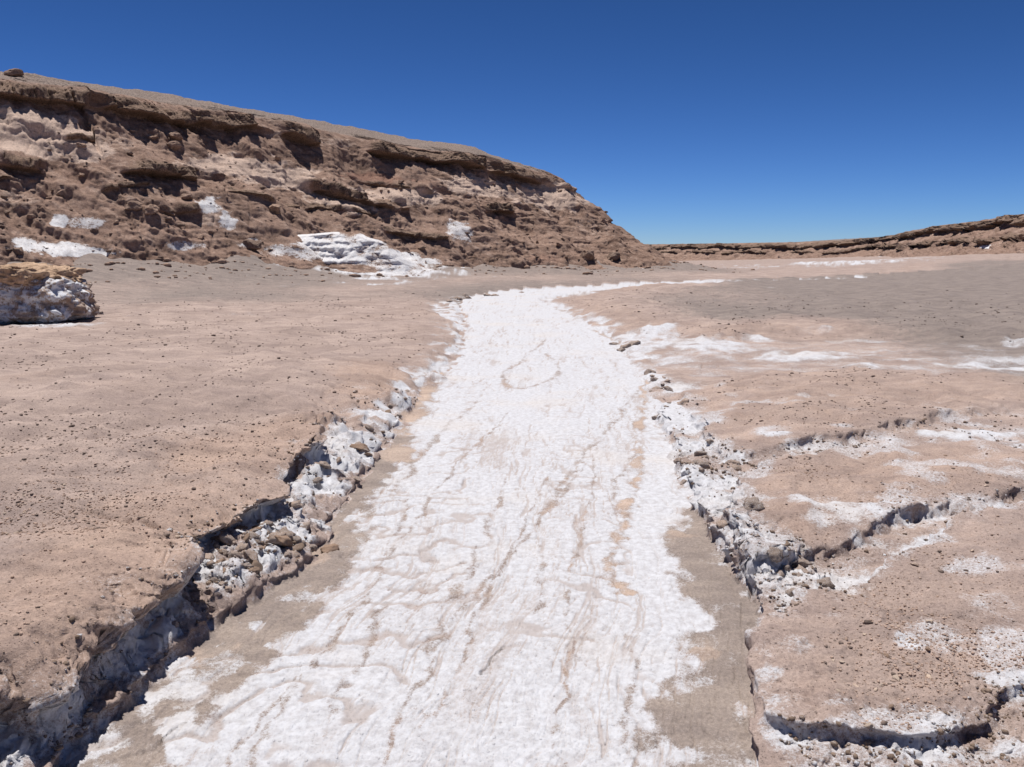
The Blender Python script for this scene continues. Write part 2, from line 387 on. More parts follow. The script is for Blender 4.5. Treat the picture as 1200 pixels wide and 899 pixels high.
SALT_SPOTS = [  # px, py, half width px, half height px, strength, level
    (285, 588, 34, 9, .9, .3), (398, 497, 24, 20, .9, .3), (360, 540, 30, 22, .7, .3), (1140, 494, 55, 9, 1, .2), (1075, 500, 50, 6, .5, .2), (985, 492, 18, 4, .5, .2), (905, 500, 26, 6, .6, .2),
    (960, 470, 20, 5, .35, .2), (925, 482, 14, 5, .4, .2), (1020, 585, 70, 16, .85, .2), (1085, 570, 60, 13, .65, .2), (960, 600, 24, 10, .7, .2), (1170, 530, 40, 22, .55, .2), (1190, 510, 20, 6, .8, .2),
    (1074, 740, 24, 14, .95, .15), (1105, 748, 14, 10, .6, .15), (1192, 790, 16, 22, .8, .1), (1010, 660, 44, 9, .8, .1), (930, 662, 36, 9, .9, .1), (900, 735, 14, 18, .7, .08), (912, 800, 24, 10, .6, .1),
    (975, 838, 30, 8, .6, .06), (940, 760, 26, 14, .4, .12), (1110, 868, 60, 7, .5, .03), (182, 646, 10, 6, .6, .33), (1160, 419, 90, 4.5, .85, .2), (1050, 421, 70, 3.5, .7, .2), (930, 415, 80, 5.5, .85, .15), (840, 409, 60, 10, .95, .1), (870, 400, 50, 3, .6, .2), (1180, 430, 60, 2.5, .6, .2),
    (770, 400, 36, 12, .9, .1), (890, 388, 30, 4, .75, .28), (960, 381, 26, 2.5, .5, .28), (1050, 397, 30, 4, .45, .28), (1190, 392, 24, 6, .8, .28), (840, 440, 20, 8, .5, .2), (460, 462, 12, 16, .7, .3),
    (290, 360, 36, 2, .4, .33), (150, 362, 14, 2, .4, .33), (990, 312, 90, 2.6, .9, .3), (1060, 306, 60, 2, .8, .5), (820, 332, 40, 3, .9, .2), (880, 318, 60, 2, .6, 0),
    (1130, 291, 26, 2, .8, 1.6), (60, 372, 60, 4, .8, .33), (250, 300, 40, 4, .5, .9), (420, 322, 110, 7, .95, .35)]

def spot_mask(x, y, wx, wy):
    """x, y warped by noise; ellipses on the ground"""
    out = np.zeros_like(x)
    for px, py, hw, hh, st, z in SALT_SPOTS:
        c = at(px, py, z); e = at(px + hw, py, z); t0 = at(px, py - hh, z); t1 = at(px, py + hh, z)
        rx = abs(e[0] - c[0]) + 1e-3; ry = abs(t0[1] - t1[1]) / 2 + 1e-3
        cy = (t0[1] + t1[1]) / 2; slant = (t0[0] - t1[0]) / (t0[1] - t1[1])
        m = (np.abs(y - cy) < 3 * ry) & (np.abs(x - c[0]) < 3 * rx + 2 * abs(slant) * ry + 1)
        if not m.any(): continue
        dy = (y[m] - cy); dx = x[m] - c[0] - slant * dy
        r = np.sqrt((dx / rx) ** 2 + (dy / ry) ** 2) + wx[m]
        out[m] = np.maximum(out[m], F(st) * sst(1.5, .45, r))
    return out

def wall(d, w, h, ov, reach):
    """height and outward push for a bank at signed distance d into the bank"""
    t = np.clip(d / (2 * w), 0, 1)
    z = h * (t * (1.25 - .25 * t)) 
    z = np.minimum(z, h)
    D = sst(.35, 1.0, d / (2 * w)) * (1 - sst(2 * w, 2 * w + reach, d))
    return z, ov * D

def ground(x, y):
    x = x.astype(F); y = y.astype(F)
    r = np.hypot(x, y)
    near = sst(40, 14, r)
    dr = np.maximum(.0008 * r * r, .0015 * r)                 # spacing of the sheet's rows
    bl = lambda f: sst(.75, .22, dr * f)
    xe = np.clip(x - 6, 0, 9) / 9 * sst(18, 24, y)           # the stream bed dies out in the flat beyond the bend
    gone = sst(0, .7, xe)
    wob = fbm2(x, y, 2.2, 4, 11) ; wob2 = fbm2(x, y, 9.0, 3, 17) * bl(9); lobes = fbm2(x, y, .35, 3, 23)
    # edges
    dLb, lbx, lby = line_dist(x, y, LEFT_BASE)
    dLt, ltx, lty = line_dist(x, y, LEFT_TOP)
    dRb, rbx, rby = line_dist(x, y, RIGHT_BASE); dRb = -dRb
    dC, _, _, sC = line_dist(x, y, CENTRE, want_s=True)
    scale = np.clip(r / 4.0, .7, 2.5)
    jag = (.055 * wob + .028 * wob2) * scale
    dLb = dLb + jag * 1.0; dLt = dLt + jag * 1.3 - .055 * sst(8, 5, r); dRb = dRb + jag * .8
    outside = np.maximum(dLb, dRb)
    bed_mask = sst(.03, -.03, outside) * (1 - gone)
    # ---- levels
    bedz = .0 + .12 * sst(8, 26, y) + .006 * wob + .16 * gone * sst(.3, -.3, outside)
    leftness = sst(-.4, .4, dC)
    rise_right = .038 * np.maximum(0, x - 7 - .14 * y) * sst(14, 70, y)
    rise_left = 0.0
    farz = -1.5 * sst(56, 130, y - .25 * np.abs(x)) * sst(60, 25, x - .2 * y)
    z = bedz.copy(); px_ = np.zeros_like(x); py_ = np.zeros_like(x)
    fadew = sst(60, 20, r)
    # left: crust step, then the main wall
    h1 = (.004 + .05 * pn2(x, y, 1.7, 31) + .015 * wob)
    dLb = dLb + .05 * pn2(x, y, 4.3, 33) * scale
    z1, D1 = wall(dLb, np.maximum(.022 * scale, 1.2 * dr), np.maximum(h1, .0) * (1 - .6 * sst(6, 12, r)), .03 * sst(12, 6, r), .14)
    z1 = z1 + (.12 + .04 * wob) * sst(-.02, .30, dLb) * (1 - .4 * sst(6, 12, r))
    z += z1; px_ += -D1 * lbx; py_ += -D1 * lby
    hm = (.165 + .03 * lobes + .06 * sst(3.4, 2.6, y)) * (1 - .5 * sst(5.5, 14, y)) * (1 - .5 * gone)
    wl_ = (.05 + .02 * wob) * np.clip(scale, 1, 2) * (1 + 4.5 * sst(5.6, 8.5, y) * sst(17, 14, y))
    wl_ = np.maximum(wl_, 1.0 * dr)
    ovl = (.085 + .035 * sst(2.6, 3.2, y)) * (1.0 + .8 * pn2(x, y, 2.3, 37)) * sst(9, 4, r) + .05 * sst(12, 7, r)
    z2, D2 = wall(dLt, np.maximum(wl_, .025), hm, ovl, .5)
    shp = sst(-.25, .25, pn2(x, y, 1.5, 39) + .12) * sst(8, 5, r)
    z2 = z2 * (1 - .42 * shp * (1 - sst(.0, .24, dLt - 2 * wl_)))
    z += z2; px_ += -D2 * ltx; py_ += -D2 * lty
    # right: low margin step and slabs
    rampR = sst(0, 1.2, dRb)
    z3, D3 = wall(dRb, np.maximum(.018 * scale, 1.2 * dr), (.045 + .02 * wob) * (1 - gone), .035 * sst(12, 6, r), .1)
    side = (dRb > -.5)
    z += z3 + .03 * rampR; px_ += D3 * rbx; py_ += D3 * rby
    slabm = []
    for poly, h, w, ov in ((SLAB_NEAR, .055, .02, .035), (SLAB_MID, .085, .028, .04), (SLAB_FAR, .07, .032, .04), (RIGHT_PLAIN, .11, .28, .0)):
        d, gx, gy = line_dist(x, y, poly, closed=True)
        d = d + (.05 * wob * scale if poly is not RIGHT_PLAIN else 1.6 * jag) + .012 * wob2 + .004 * pn2(x, y, 24, 27) * bl(24) + (.03 * lobes * scale if poly is not SLAB_NEAR else 0)
        if poly is not SLAB_NEAR: w = w * np.clip(scale, 1, 2)
        w = np.maximum(w, 1.0 * dr)
        hv = np.clip(.85 + .8 * pn2(x, y, 1.6, 29), .25, 1.3)
        zz, D = wall(d, w, h * hv, ov * sst(13, 7, r) * np.clip(hv, .5, 1), .35)
        # slabs dome a little towards their middle
        zz = zz + .05 * sst(0, 1.0, d)
        k = sst(-.05, .1, dRb)
        z += zz * k; px_ += -D * gx * k; py_ += -D * gy * k
        slabm.append(d)
    # crack across the left plain and the slab
    crack = np.full_like(x, 9)
    for pts, zz in (([(96, 592), (120, 596), (146, 602), (172, 609), (204, 615)], .33), ([(60, 632), (92, 628), (100, 622)], .33),
                    ([(884, 680), (882, 660), (884, 642)], .1), ([(186, 868), (206, 853), (216, 848)], 0), ([(566, 790), (578, 772), (590, 760)], 0), ([(590, 410), (610, 402), (640, 398)], 0)):
        d, _, _ = line_dist(x, y, smooth_line([at(*p, zz) for p in pts]))
        crack = np.minimum(crack, np.abs(d + .4 * jag) * (.55 if len(pts) == 5 and zz == .33 else 1.0 if zz > 0 else 2.6))
    z -= .036 * sst(.011, .001, crack) * near
    z += rise_right + farz
    # wide undulation, runnels and roughness of the plain
    z += (.05 * lobes + .11 * fbm2(x, y, .06, 3, 41) * sst(6, 25, r)) * (1 - bed_mask)
    plain = (1 - bed_mask)
    gravelly = sst(-.1, .5, fbm2(x, y, .5, 3, 43))
    rough = pn2(x, y, 5, 46) * bl(5) + .7 * pn2(x, y, 14, 47) * bl(14) + .7 * pn2(x, y, 29, 48) * bl(29) + .55 * pn2(x, y, 61, 49) * bl(61)
    crumb = np.maximum(sst(-.05, .15, np.maximum(slabm[0], slabm[1])) * 1.3, .35 + sst(1.2, .1, np.abs(dLt)) * .8) * sst(-.5, .3, fbm2(x, y, 1.3, 3, 45)) * sst(12, 6, r)
    z += plain * (.006 + .004 * gravelly) * rough * np.clip(r / 5, .8, 3)
    z += plain * crumb * (.012 * (.3 - np.abs(pn2(x, y, 15, 50))) * bl(15) + .009 * (.3 - np.abs(pn2(x, y, 33, 51))) * bl(33))
    runnel = np.abs(fbm2(x * .8, y * .35, 1.1, 3, 53))
    z -= plain * .012 * sst(.12, 0, runnel)
    # rubbly, salt-lifted edges
    rub = np.maximum(sst(.34 + .25 * sst(5.5, 7.5, y), .0, np.abs(dLt - .05) + .1 * wob) * sst(-.35, .02, dLt + .3), sst(.2, 0, np.abs(dLb)) * .4)
    between = sst(.02, .1, dLb) * sst(.14, -.02, dLt)
    rub = np.maximum(rub * .8, between) * (1 - bed_mask * .8)
    rimR = sst(.42 + .25 * sst(4.5, 6, y), .05, np.abs(dRb - .08) + .12 * wob) * sst(-.02, .02, dRb) * sst(3.2, 3.8, y) 
    inner = np.minimum.reduce([np.abs(q) for q in slabm[:3]])
    gully = sst(.10, .0, np.maximum.reduce(slabm)) * sst(.0, .12, dRb) * sst(20, 13, r)
    rimS = sst(.22, .0, inner + .07 * wob) * sst(0, .1, dRb)
    rubR = np.clip(np.maximum(np.maximum(rimR, gully * .45), rimS * .45), 0, 1)
    rubb = np.maximum(rub, rubR)
    b1 = np.abs(pn2(x, y, 11, 61)); b2 = np.abs(pn2(x, y, 26, 67)); b3 = pn2(x, y, 60, 71)
    pop = (1 - 2 * b1) * .017 * bl(11) + (1 - 2 * b2) * .015 * bl(26) + b3 * .008 * bl(60)
    z += rubb * pop * np.clip(scale, .8, 2)
    px_ += rubb * .03 * pn2(x + z * 2, y, 13, 73); py_ += rubb * .03 * pn2(x, y + z * 2, 13, 79)
    # ---- stream bed relief: wrinkled salt skin, flow lines
    wx = .10 * fbm2(x, y, 1.6, 3, 83); wy = .10 * fbm2(x, y, 1.6, 3, 89)
    fs = sC + wx * 2; ft = dC + wy
    flow = fbm2(fs * .35, ft, 3.2, 4, 97, .6)
    ampA = sst(-.25, .3, fbm2(fs * .3, ft, 1.2, 3, 101)); ampB = sst(-.1, .3, fbm2(fs * .35, ft, 1.5, 3, 105) + .45 * sst(-.1, .6, ft) * sst(9, 5, r))
    # wrinkles: contour-like folds of the salt skin, and ribs pointing down the flow
    c1 = fbm2(fs * .5, ft, 2.4, 5, 103, .6) * 8.0
    L1 = sst(.66, 1.0, 1 - np.abs(np.sin(np.pi * c1)))
    ph = fs * 20 + np.abs(ft + .15) * 13 + 4.5 * fbm2(x, y, 2.0, 4, 104)
    L2 = sst(.55, 1.0, 1 - np.abs(np.sin(ph * .5)))
    warpx = x + .035 * pn2(x, y, 7, 107); warpy = y + .035 * pn2(x, y, 7, 109)
    net = np.minimum(np.abs(pn2(warpx, warpy, 9, 113)), np.abs(pn2(warpx, warpy, 17, 127)) * .8)
    fine = sst(.09, .0, net)
    strands = sst(.07, 0.0, np.abs(fbm2(fs * .14, ft, 2.6, 4, 131, .55))) * sst(-.3, .2, fbm2(fs * .5, ft, 1.4, 2, 133))
    fs0 = sC + .25 * wx; ft0 = dC + .3 * wy
    st1 = fbm2(fs0 * .07, ft0, 7.5, 4, 161, .65); st2 = fbm2(fs0 * .10, ft0, 21, 3, 169, .6) * bl(4)
    sA = fbm2(fs0 * .045, ft0 + .02 * pn2(x, y, 2.5, 168), 5.0, 4, 162, .6); sB = fbm2(fs0 * .06, ft0 + .015 * pn2(x, y, 4, 166), 11, 4, 171, .6)
    lineA = sst(.06, .0, np.abs(sA)) * sst(-.5, .1, st2); lineB = sst(.09, .0, np.abs(sB - .12)) * sst(-.2, .3, st1) * bl(6); lineC = sst(.07, .0, np.abs(st2)) * bl(9)
    streak = np.clip(.95 * lineA + .8 * lineB + .45 * lineC + .30 * sst(.1, .7, st1), 0, 1)
    bfar = np.clip(5.0 / r, .2, 1); patch0 = fbm2(fs * .4, ft, 1.3, 4, 153)
    z += bed_mask * (-.007 * streak + .009 * flow - .004 * L1 * ampA * bfar - .009 * L2 * ampB * bfar - .003 * fine * bfar - .004 * strands + .0018 * pn2(x, y, 45, 137) * bl(45) + .002 * pn2(x, y, 21, 138) * bl(21))
    dirt = np.clip(streak * (.5 + .6 * sst(-.3, .3, patch0)) + .32 * L1 * ampA * (.35 + .65 * bfar) + 1.0 * L2 * ampB * bfar + .3 * sst(.05, .0, net) * bfar * sst(-.2, .3, patch0) + .4 * strands + .10 * sst(.0, .7, flow) + .10 * sst(.1, .6, patch0), 0, 1)
    # ---- masks
    mudL = line_dist(x, y, MUD_LEFT, closed=True)[0] + .05 * wob + .035 * wob2
    mudR = line_dist(x, y, MUD_RIGHT, closed=True)[0] + .05 * wob + .02 * wob2
    mix_ = .07 * wob + .06 * pn2(x, y, 6, 141) + .035 * wob2
    mud = np.maximum(sst(-.09, .09, mudL + mix_), sst(-.09, .09, mudR + mix_))
    stain = np.zeros_like(x)
    for i, (pts, hw) in enumerate(MUD_STRIPS):
        d = np.abs(line_dist(x, y, smooth_line(pts))[0] + (.05 if i < 9 else .03) * wob + .014 * wob2)
        var = .75 + (.9 if i < 2 else .55) * pn2(x, y, 3.1, 143 + i)
        q = sst(hw * 1.7, hw * .15, d + min(.03, hw * .7) * pn2(x, y, 14, 139) - hw * (var - .75) + (0 if i == 1 else hw * (.35 if i == 0 else .3)) + hw * .5 * np.abs(pn2(x, y, 9, 144)))
        mud = np.maximum(mud, q * (.95 if i == 1 else .8 if i == 0 else .58))
        if i in (0, 1): stain = np.maximum(stain, q)
    mud = np.where(bed_mask > .5, mud, 0)
    bed_spots = np.zeros_like(x)
    for bx_, by_, hw_, hh_, st_ in ((165, 800, 60, 26, .75), (205, 862, 22, 22, 1.0), (110, 880, 40, 16, .6), (300, 732, 16, 9, .8), (262, 775, 20, 14, .6), (345, 705, 26, 14, .6), (855, 880, 34, 20, .35), (838, 650, 18, 9, .4), (700, 470, 5, 5, 0), (330, 745, 20, 30, .5)):
        c_ = at(bx_, by_); e_ = at(bx_ + hw_, by_); u_ = at(bx_, by_ - hh_); v_ = at(bx_, by_ + hh_)
        rx_ = e_[0] - c_[0]; ry_ = (u_[1] - v_[1]) / 2; sl_ = (u_[0] - v_[0]) / (u_[1] - v_[1]); dy_ = y - (u_[1] + v_[1]) / 2
        rr2 = np.sqrt(((x - c_[0] - sl_ * dy_) / rx_) ** 2 + (dy_ / ry_) ** 2) + 1.2 * wob + .8 * wob2 + .4 * pn2(x, y, 5, 145)
        bed_spots = np.maximum(bed_spots, st_ * sst(1.4, .5, rr2))
    patch = fbm2(x, y, 1.1, 4, 149)
    film = sst(-.1, .5, fbm2(fs * .45, ft, 1.7, 4, 155) + .35 * sst(.1, .8, ft) * sst(8, 4, r))
    bed_salt = .90 - .12 * film * (.35 + .65 * L2) - .14 * dirt - .10 * sst(.2, .7, fbm2(fs * .2, ft, 1.9, 4, 151))
    ybrown = sst(.28, .55, fbm2(fs * .45, ft, 2.6, 4, 157))
    bed_salt = bed_salt - .16 * ybrown
    bed_salt = bed_salt * (1 - .95 * mud) + mud * (.26 * sst(-.05, .45, .7 * patch + .5 * wob + .25 * wob2) * (.6 + .5 * L2) + .75 * bed_spots)
    wspot = .55 * fbm2(x, y, 3.0, 4, 163, .6) * np.clip(8 / r, .3, 1) * bl(5) + .6 * fbm2(x, y, .5, 3, 167) * sst(8, 16, r)
    spots = spot_mask(x, y, wspot, wspot)
    edge_salt = np.maximum(rub * (.42 + .55 * fbm2(x, y, 2.6, 3, 173)), rubR * (.60 + .6 * fbm2(x, y, 2.1, 3, 179)))
    edge_salt = np.maximum(edge_salt, rimS * sst(9, 6, r) * (.5 + .55 * fbm2(x, y, 3.2, 4, 177, .6)))
    edge_salt = edge_salt + .5 * between * sst(-.3, .4, fbm2(x, y, 4, 3, 181))
    trib = sst(.12, -.25, np.maximum.reduce(slabm)) * sst(.1, .4, dRb) * sst(9.5, 11, y) * sst(26, 20, y)
    stains = .50 * sst(.15, .6, fbm2(x, y, 1.6, 4, 187) + .25 * sst(.35, .0, inner)) * sst(0, .1, dRb) * sst(11, 8, r)
    plain_salt = np.clip(np.maximum.reduce([stains, spots * (.66 + .4 * wob + .3 * pn2(x, y, 7, 185)), edge_salt, trib * (.18 + .55 * fbm2(x * .35, y, 1.1, 3, 183))]), 0, 1)
    salt = bed_mask * bed_salt + (1 - bed_mask) * plain_salt
    salt = np.where(y < .5, salt * .9, salt)
    far_bed = sst(11, 16, y) * bed_mask
    salt = np.maximum(salt, far_bed * (.62 + .25 * flow + .2 * patch0) * (1 - .6 * mud))
    salt = np.maximum(salt, .5 * sst(.62, .9, fbm2(x * .15, y * .5, .5, 4, 191)) * sst(60, 90, y))
    orange = sst(1.3, .1, np.abs(dLt)) * (.75 + .4 * lobes) * sst(0, .1, dLt) * sst(16, 8, r) + .5 * sst(.0, .7, fbm2(x, y, .28, 3, 193)) * leftness * sst(30, 12, r)
    orange = np.maximum(orange, .62 * sst(-.1, .3, slabm[1]) ) ; orange = np.maximum(orange, .55 * sst(-.1, .3, slabm[2]))
    orange = np.maximum(orange, .35 * sst(-.1, .2, slabm[0]) * (1 + lobes))
    orange = np.maximum(orange, sst(1.6, .3, np.abs(slabm[3] - .6)) * sst(-.2, .2, slabm[3]) * .5)
    g_r = sst(.6, 3.5, slabm[3]) * (.72 + .3 * fbm2(x * .6, y * .25, .22, 3, 197))
    g_l = leftness * sst(17, 30, r + 4 * fbm2(x, y, .12, 3, 199)) * (.55 + .4 * fbm2(x, y * .4, .12, 3, 201)) * sst(14, 2, x + .0 * y)
    g_b = sst(40, 60, y) * .3
    g_s = sst(3, 6.5, x - .1 * y) * .8 * sst(6.0, 8.5, y + .3 * x * .3) * (1 - leftness)
    gravel = np.clip(np.maximum.reduce([g_r, g_l, g_b, g_s]), 0, 1)
    dh = line_dist(x, y, HILL_TOE, closed=True)[0]
    hillfoot = sst(7, 0, -dh)
    z += np.clip((dh + 6) / 6, 0, 1.5) ** 2 * (.26 + .12 * lobes + .28 * sst(-6, -14, x))
    gravel = np.maximum(gravel, hillfoot * .7)
    # lumps of crust on the broken edges, in all three directions
    m = (rubb > .12) & (r < 16) & (y > .4)
    X3, Y3, Z3 = (x + px_)[m], (y + py_)[m], z[m]
    am = rubb[m] * np.clip(scale[m], .8, 1.6); b1_, b2_ = bl(14)[m], bl(32)[m]
    for k3, arr in enumerate((px_, py_, z)):
        o3 = 7.7 * k3
        arr[m] += am * (.030 * pn3(X3 + o3, Y3, Z3, 8, 211 + k3) + .034 * b1_ * (.3 - np.abs(pn3(X3 + o3, Y3, Z3, 17, 221 + k3))) + .024 * b2_ * (.3 - np.abs(pn3(X3, Y3 + o3, Z3, 37, 231 + k3))) + .012 * b2_ * pn3(X3, Y3 + o3, Z3, 75, 241 + k3)) * (1 if k3 < 2 else .6)
    return z, px_, py_, dict(a=(salt, np.clip(orange, 0, 1) * (1 - bed_mask), gravel * (1 - bed_mask)), b=(mud * bed_mask, np.clip(stain + .6 * ybrown * bed_mask, 0, 1), dirt * bed_mask)), \
        dict(bed=bed_mask, outside=outside, slab=slabm, dLt=dLt, dLb=dLb, dRb=dRb, rub=rub, rubR=rubR, gravel=gravel, bench=between * sst(.0, -.05, dLt), dh=dh)

# ------------------------------------------------------------------ ground sheet (finer where it is looked at closely)
ang = np.concatenate([np.linspace(-180, -80, 26)[:-1], np.linspace(-80, -37, 60)[:-1], np.linspace(-37, 37, 900), np.linspace(37, 80, 60)[1:], np.linspace(80, 180, 26)[1:]])
ang = np.radians(ang)
dep = np.linspace(43, 1.15, 700)
rad = np.concatenate([[.02, .2, .45, .7, .95, 1.2], 1.36 / np.tan(np.radians(dep)), np.geomspace(72, 4000, 70)])
RR, AA = np.meshgrid(rad, ang, indexing='ij')
GX = (RR * np.sin(AA)).astype(F); GY = (RR * np.cos(AA)).astype(F)
gz, gdx, gdy, GM, GI = ground(GX, GY)
GV = np.stack([GX + gdx, GY + gdy, gz], -1)
quad = lambda a: a[:-1, :-1]
isbed = quad(GI['outside']) < -.02
isbed &= (quad(GY) > -6) & (quad(GY) < 60)
masks = {"mask_a": GM['a'], "mask_b": GM['b']}
g_all = ~isbed
pieces = []
slab_names = [("near", 0, (0, 6)), ("mid", 1, (0, 8)), ("far", 2, (0, 13))]
for nm, k, _ in slab_names:
    sel = g_all & (quad(GI['slab'][k]) > .0) & (quad(GI['dRb']) > .02)
    g_all &= ~sel; pieces.append(sel)
ground_o = link("ground", mesh_from_grid("ground", GV, g_all, M_GROUND, masks), kind="structure")
bed_o = link("stream_bed", mesh_from_grid("stream_bed", GV, isbed, M_GROUND, masks), kind="structure")
for sel in pieces:
    link("earth_slab", mesh_from_grid("earth_slab", GV, sel, M_GROUND, masks), ground_o)
print("ground", round(time.time() - T0, 1), "quads", isbed.size)

# ------------------------------------------------------------------ hills: slope, ledges of hard rock, plateau
def hill_surface(x, y, P):
    x = x.astype(F); y = y.astype(F)
    k = P['k']                                       # size of features
    d, gx, gy, s = line_dist(x, y, P['toe'], closed=True, want_s=True)
    big = fbm2(x, y, .11 / k, 3, P['seed']); med = fbm2(x, y, .35 / k, 3, P['seed'] + 7)
    d = d + (1.3 * big + .5 * med) * k * P.get('warp', 1)
    H = P['H'](x, y); D = P['D']
    gul = fbm2(s, d * .25 + s * .12, .45 / k, 4, P['seed'] + 13, .55)
    t = np.clip(d / D, -1, 1)
    face = np.where(t > 0, t ** P.get('pw', 1.12), t * .5)
    z = H * face + np.clip(d - D, 0, P.get('run', 40) * k) * P['top'] - .002 * np.clip(d - D - 25 * k, 0, 500)
    onface = sst(.02, .15, t) * sst(1.08, .8, t)
    z = z + onface * .35 * k * gul
    zr = z                                          # level used for the beds of hard rock
    push = np.zeros_like(x); hard = np.zeros_like(x); lift = np.zeros_like(x)
    for (lev, th, out, sd, lo) in P['ledges']:
        lv = lev(x, y) + .35 * k * fbm2(s, s * 0, .16 / k, 2, sd)
        pres = P.get('fade', lambda x: 1)(x) * sst(lo, lo + .3, fbm2(s, s * 0 + 3.3, .22 / k, 3, sd + 5) + .25 * pn2(s, d, .9 / k, sd + 9))
        q = (zr - lv) / th
        blocky = np.floor(pn2(s + .3 * d, d * .3, 1.1 / k, sd + 3) * 3) / 3 + .4 * pn2(s, s * 0, 3 / k, sd + 4)
        joint = sst(.07, .0, np.abs(pn2(s + .15 * d, s * 0 + 1.7, .8 / k, sd + 6))) + .7 * sst(.05, .0, np.abs(pn2(s, s * 0 + 4.1, 2.3 / k, sd + 8)))
        prof = sst(-.08, .12, q) * (1 - sst(.75, 2.6, q)) - .35 * sst(-1.0, -.2, q) * sst(.15, -.1, q)
        bigl = 1.0 if out > .5 * k else .25
        push += pres * out * (1 + .5 * blocky * bigl) * (1 - .38 * bigl * np.clip(joint, 0, 1)) * prof
        hard = np.maximum(hard, pres * sst(-.35, 0, q) * sst(1.25, .8, q))
    z0 = z.copy()
    # broken rock and talus
    lean = x + .9 * z; r1 = fbm3(lean, y, z * 1.5, .9 / k, 4, P['seed'] + 21, .55); r2 = np.abs(pn3(lean, y * .7, z * 2.0, 1.9 / k, P['seed'] + 31)); r3 = np.abs(pn3(lean, y * .7, z * 1.9, 4.2 / k, P['seed'] + 37)); r4 = pn3(lean, y, z * 2.2, 8.5 / k, P['seed'] + 41)
    strat = np.sin(z * 9 / k + 2.2 * med + 1.2 * r1)
    talus = sst(-.35, .25, fbm2(s + d * .5, d * .2, .2 / k, 3, P['seed'] + 43))
    beds = pn2(z * 3.1 / k + .25 * med, s * .06, 1.0, P['seed'] + 51) + .7 * pn2(z * 7.5 / k + .3 * med, s * .1, 1.0, P['seed'] + 53)
    rill = np.abs(fbm2(s - .55 * d, d * .12, 1.05 / k, 3, P['seed'] + 57))
    rocky = .25 + .75 * sst(-.1, .35, fbm2(s + .6 * d, d * .8, .42 / k, 3, P['seed'] + 61))
    disp = .30 * k * r1 * (.45 + .55 * rocky) + rocky * ((.05 + .11 * talus) * k * (.35 - r2) + (.03 + .07 * talus) * k * (.3 - r3)) + .028 * k * r4 + (.015 + .05 * sst(.6, .0, talus)) * k * beds + .05 * hard * k * strat - .05 * k * sst(.3, 0, rill) * (1 - hard)
    disp = disp * np.clip(onface + .22 + .5 * hard, 0, 1)
    z = z + disp * .55
    push = push + disp * .8
    return z, -gx * push, -gy * push, dict(d=d, t=t, s=s, hard=hard, talus=talus, gul=gul, onface=onface, big=big, med=med, zr=zr, r1=r1, disp=disp, gx=gx, gy=gy)

def along_toe(a, toe):
    """nearest depth at which the toe outline crosses direction a = x / y"""
    best = np.full(a.shape, 1e9); T = np.array(toe)
    for p, q in zip(T, np.roll(T, -1, 0)):
        n = p[0] - a * p[1]; m = q[0] - a * q[1]
        with np.errstate(divide='ignore', invalid='ignore'):
            t = n / (n - m)
        yy = p[1] + t * (q[1] - p[1])
        ok = (t >= 0) & (t <= 1) & (yy > 0)
        best = np.where(ok & (yy < best), yy, best)
    return best

def smooth1(v, n):
    k = np.ones(2 * n + 1) / (2 * n + 1)
    return np.convolve(np.pad(v, n, mode='edge'), k, mode='valid')

# --- the big hill beside the stream
hz = lambda x, y: 8.0 - .03 * np.clip(x + 18, 0, 40) - .13 * np.clip(x + 3, 0, 30) + 0 * y
HILL = dict(k=1.0, toe=HILL_TOE, D=10.3, H=hz, top=.25, run=6.5, pw=1.22, seed=300, warp=.8, fade=lambda x: sst(5, -1.0, x) * .75 + .25,
            ledges=[(lambda x, y: 7.2 - .03 * np.clip(x + 18, 0, 40) - .13 * np.clip(x + 3, 0, 30), .66, .95, 401, -.42),
                    (lambda x, y: 4.2 - .03 * np.clip(x + 18, 0, 40), .48, .85, 421, -.06),
                    (lambda x, y: 5.5 - .045 * np.clip(x + 18, 0, 40), .2, .3, 441, .1),
                    (lambda x, y: 3.6 - .03 * (x + 18), .18, .25, 451, .12),
                    (lambda x, y: 2.6 - .02 * (x + 18), .26, .38, 461, .2)])
a_h = np.concatenate([np.linspace(-2.2, -.72, 50)[:-1], np.linspace(-.72, .262, 700)])
ty = along_toe(a_h, HILL_TOE); ty[ty > 1e8] = 57
ty = smooth1(ty, 9)
off = np.concatenate([np.linspace(-3.5, 14.5, 430), 14.5 + np.geomspace(.06, 45, 50)])
OFF, AH = np.meshgrid(off, a_h, indexing='ij')
HY = (ty[None] + OFF).astype(F); HX = (AH * HY).astype(F)
hzv, hdx, hdy, HI = hill_surface(HX, HY, HILL)
HG0 = .85 + 0 * hzv
foot = .12 + .6 * sst(-5, -14, HX) 
hzv = hzv + foot
HV = np.stack([HX + hdx, HY + hdy, hzv], -1)
def px_of(x, y, z):
    dz = z - CAM_Z
    dep_ = y * CP - dz * SP; up = y * SP + dz * CP
    return 600 + FPX * x / dep_, 449.5 - FPX * up / dep_
def patches(V, specs, seed, k=1.0):
    """salt / pale outcrops: centre given by the pixel on the slope, converted to a place on the surface"""
    U, W = px_of(V[..., 0], V[..., 1], V[..., 2])
    out = np.zeros(U.shape, F); R_, C_ = U.shape
    nz = fbm3(V[..., 0], V[..., 1], V[..., 2] * 2, .8 / k, 4, seed, .6)
    for px, py, rx, rz, st in specs:
        cost = (U - px) ** 2 + (W - py) ** 2
        i = np.unravel_index(np.argmin(np.where(cost < max(25, cost.min() * 1.5), V[..., 1], 1e9)), cost.shape); c = V[i]
        e = np.sqrt(((V[..., 0] - c[0]) / rx) ** 2 + ((V[..., 1] - c[1]) / (rx * 1.6)) ** 2 + ((V[..., 2] - c[2]) / rz) ** 2) + .55 * nz
        out = np.maximum(out, st * sst(1.35, .55, e))
    return out
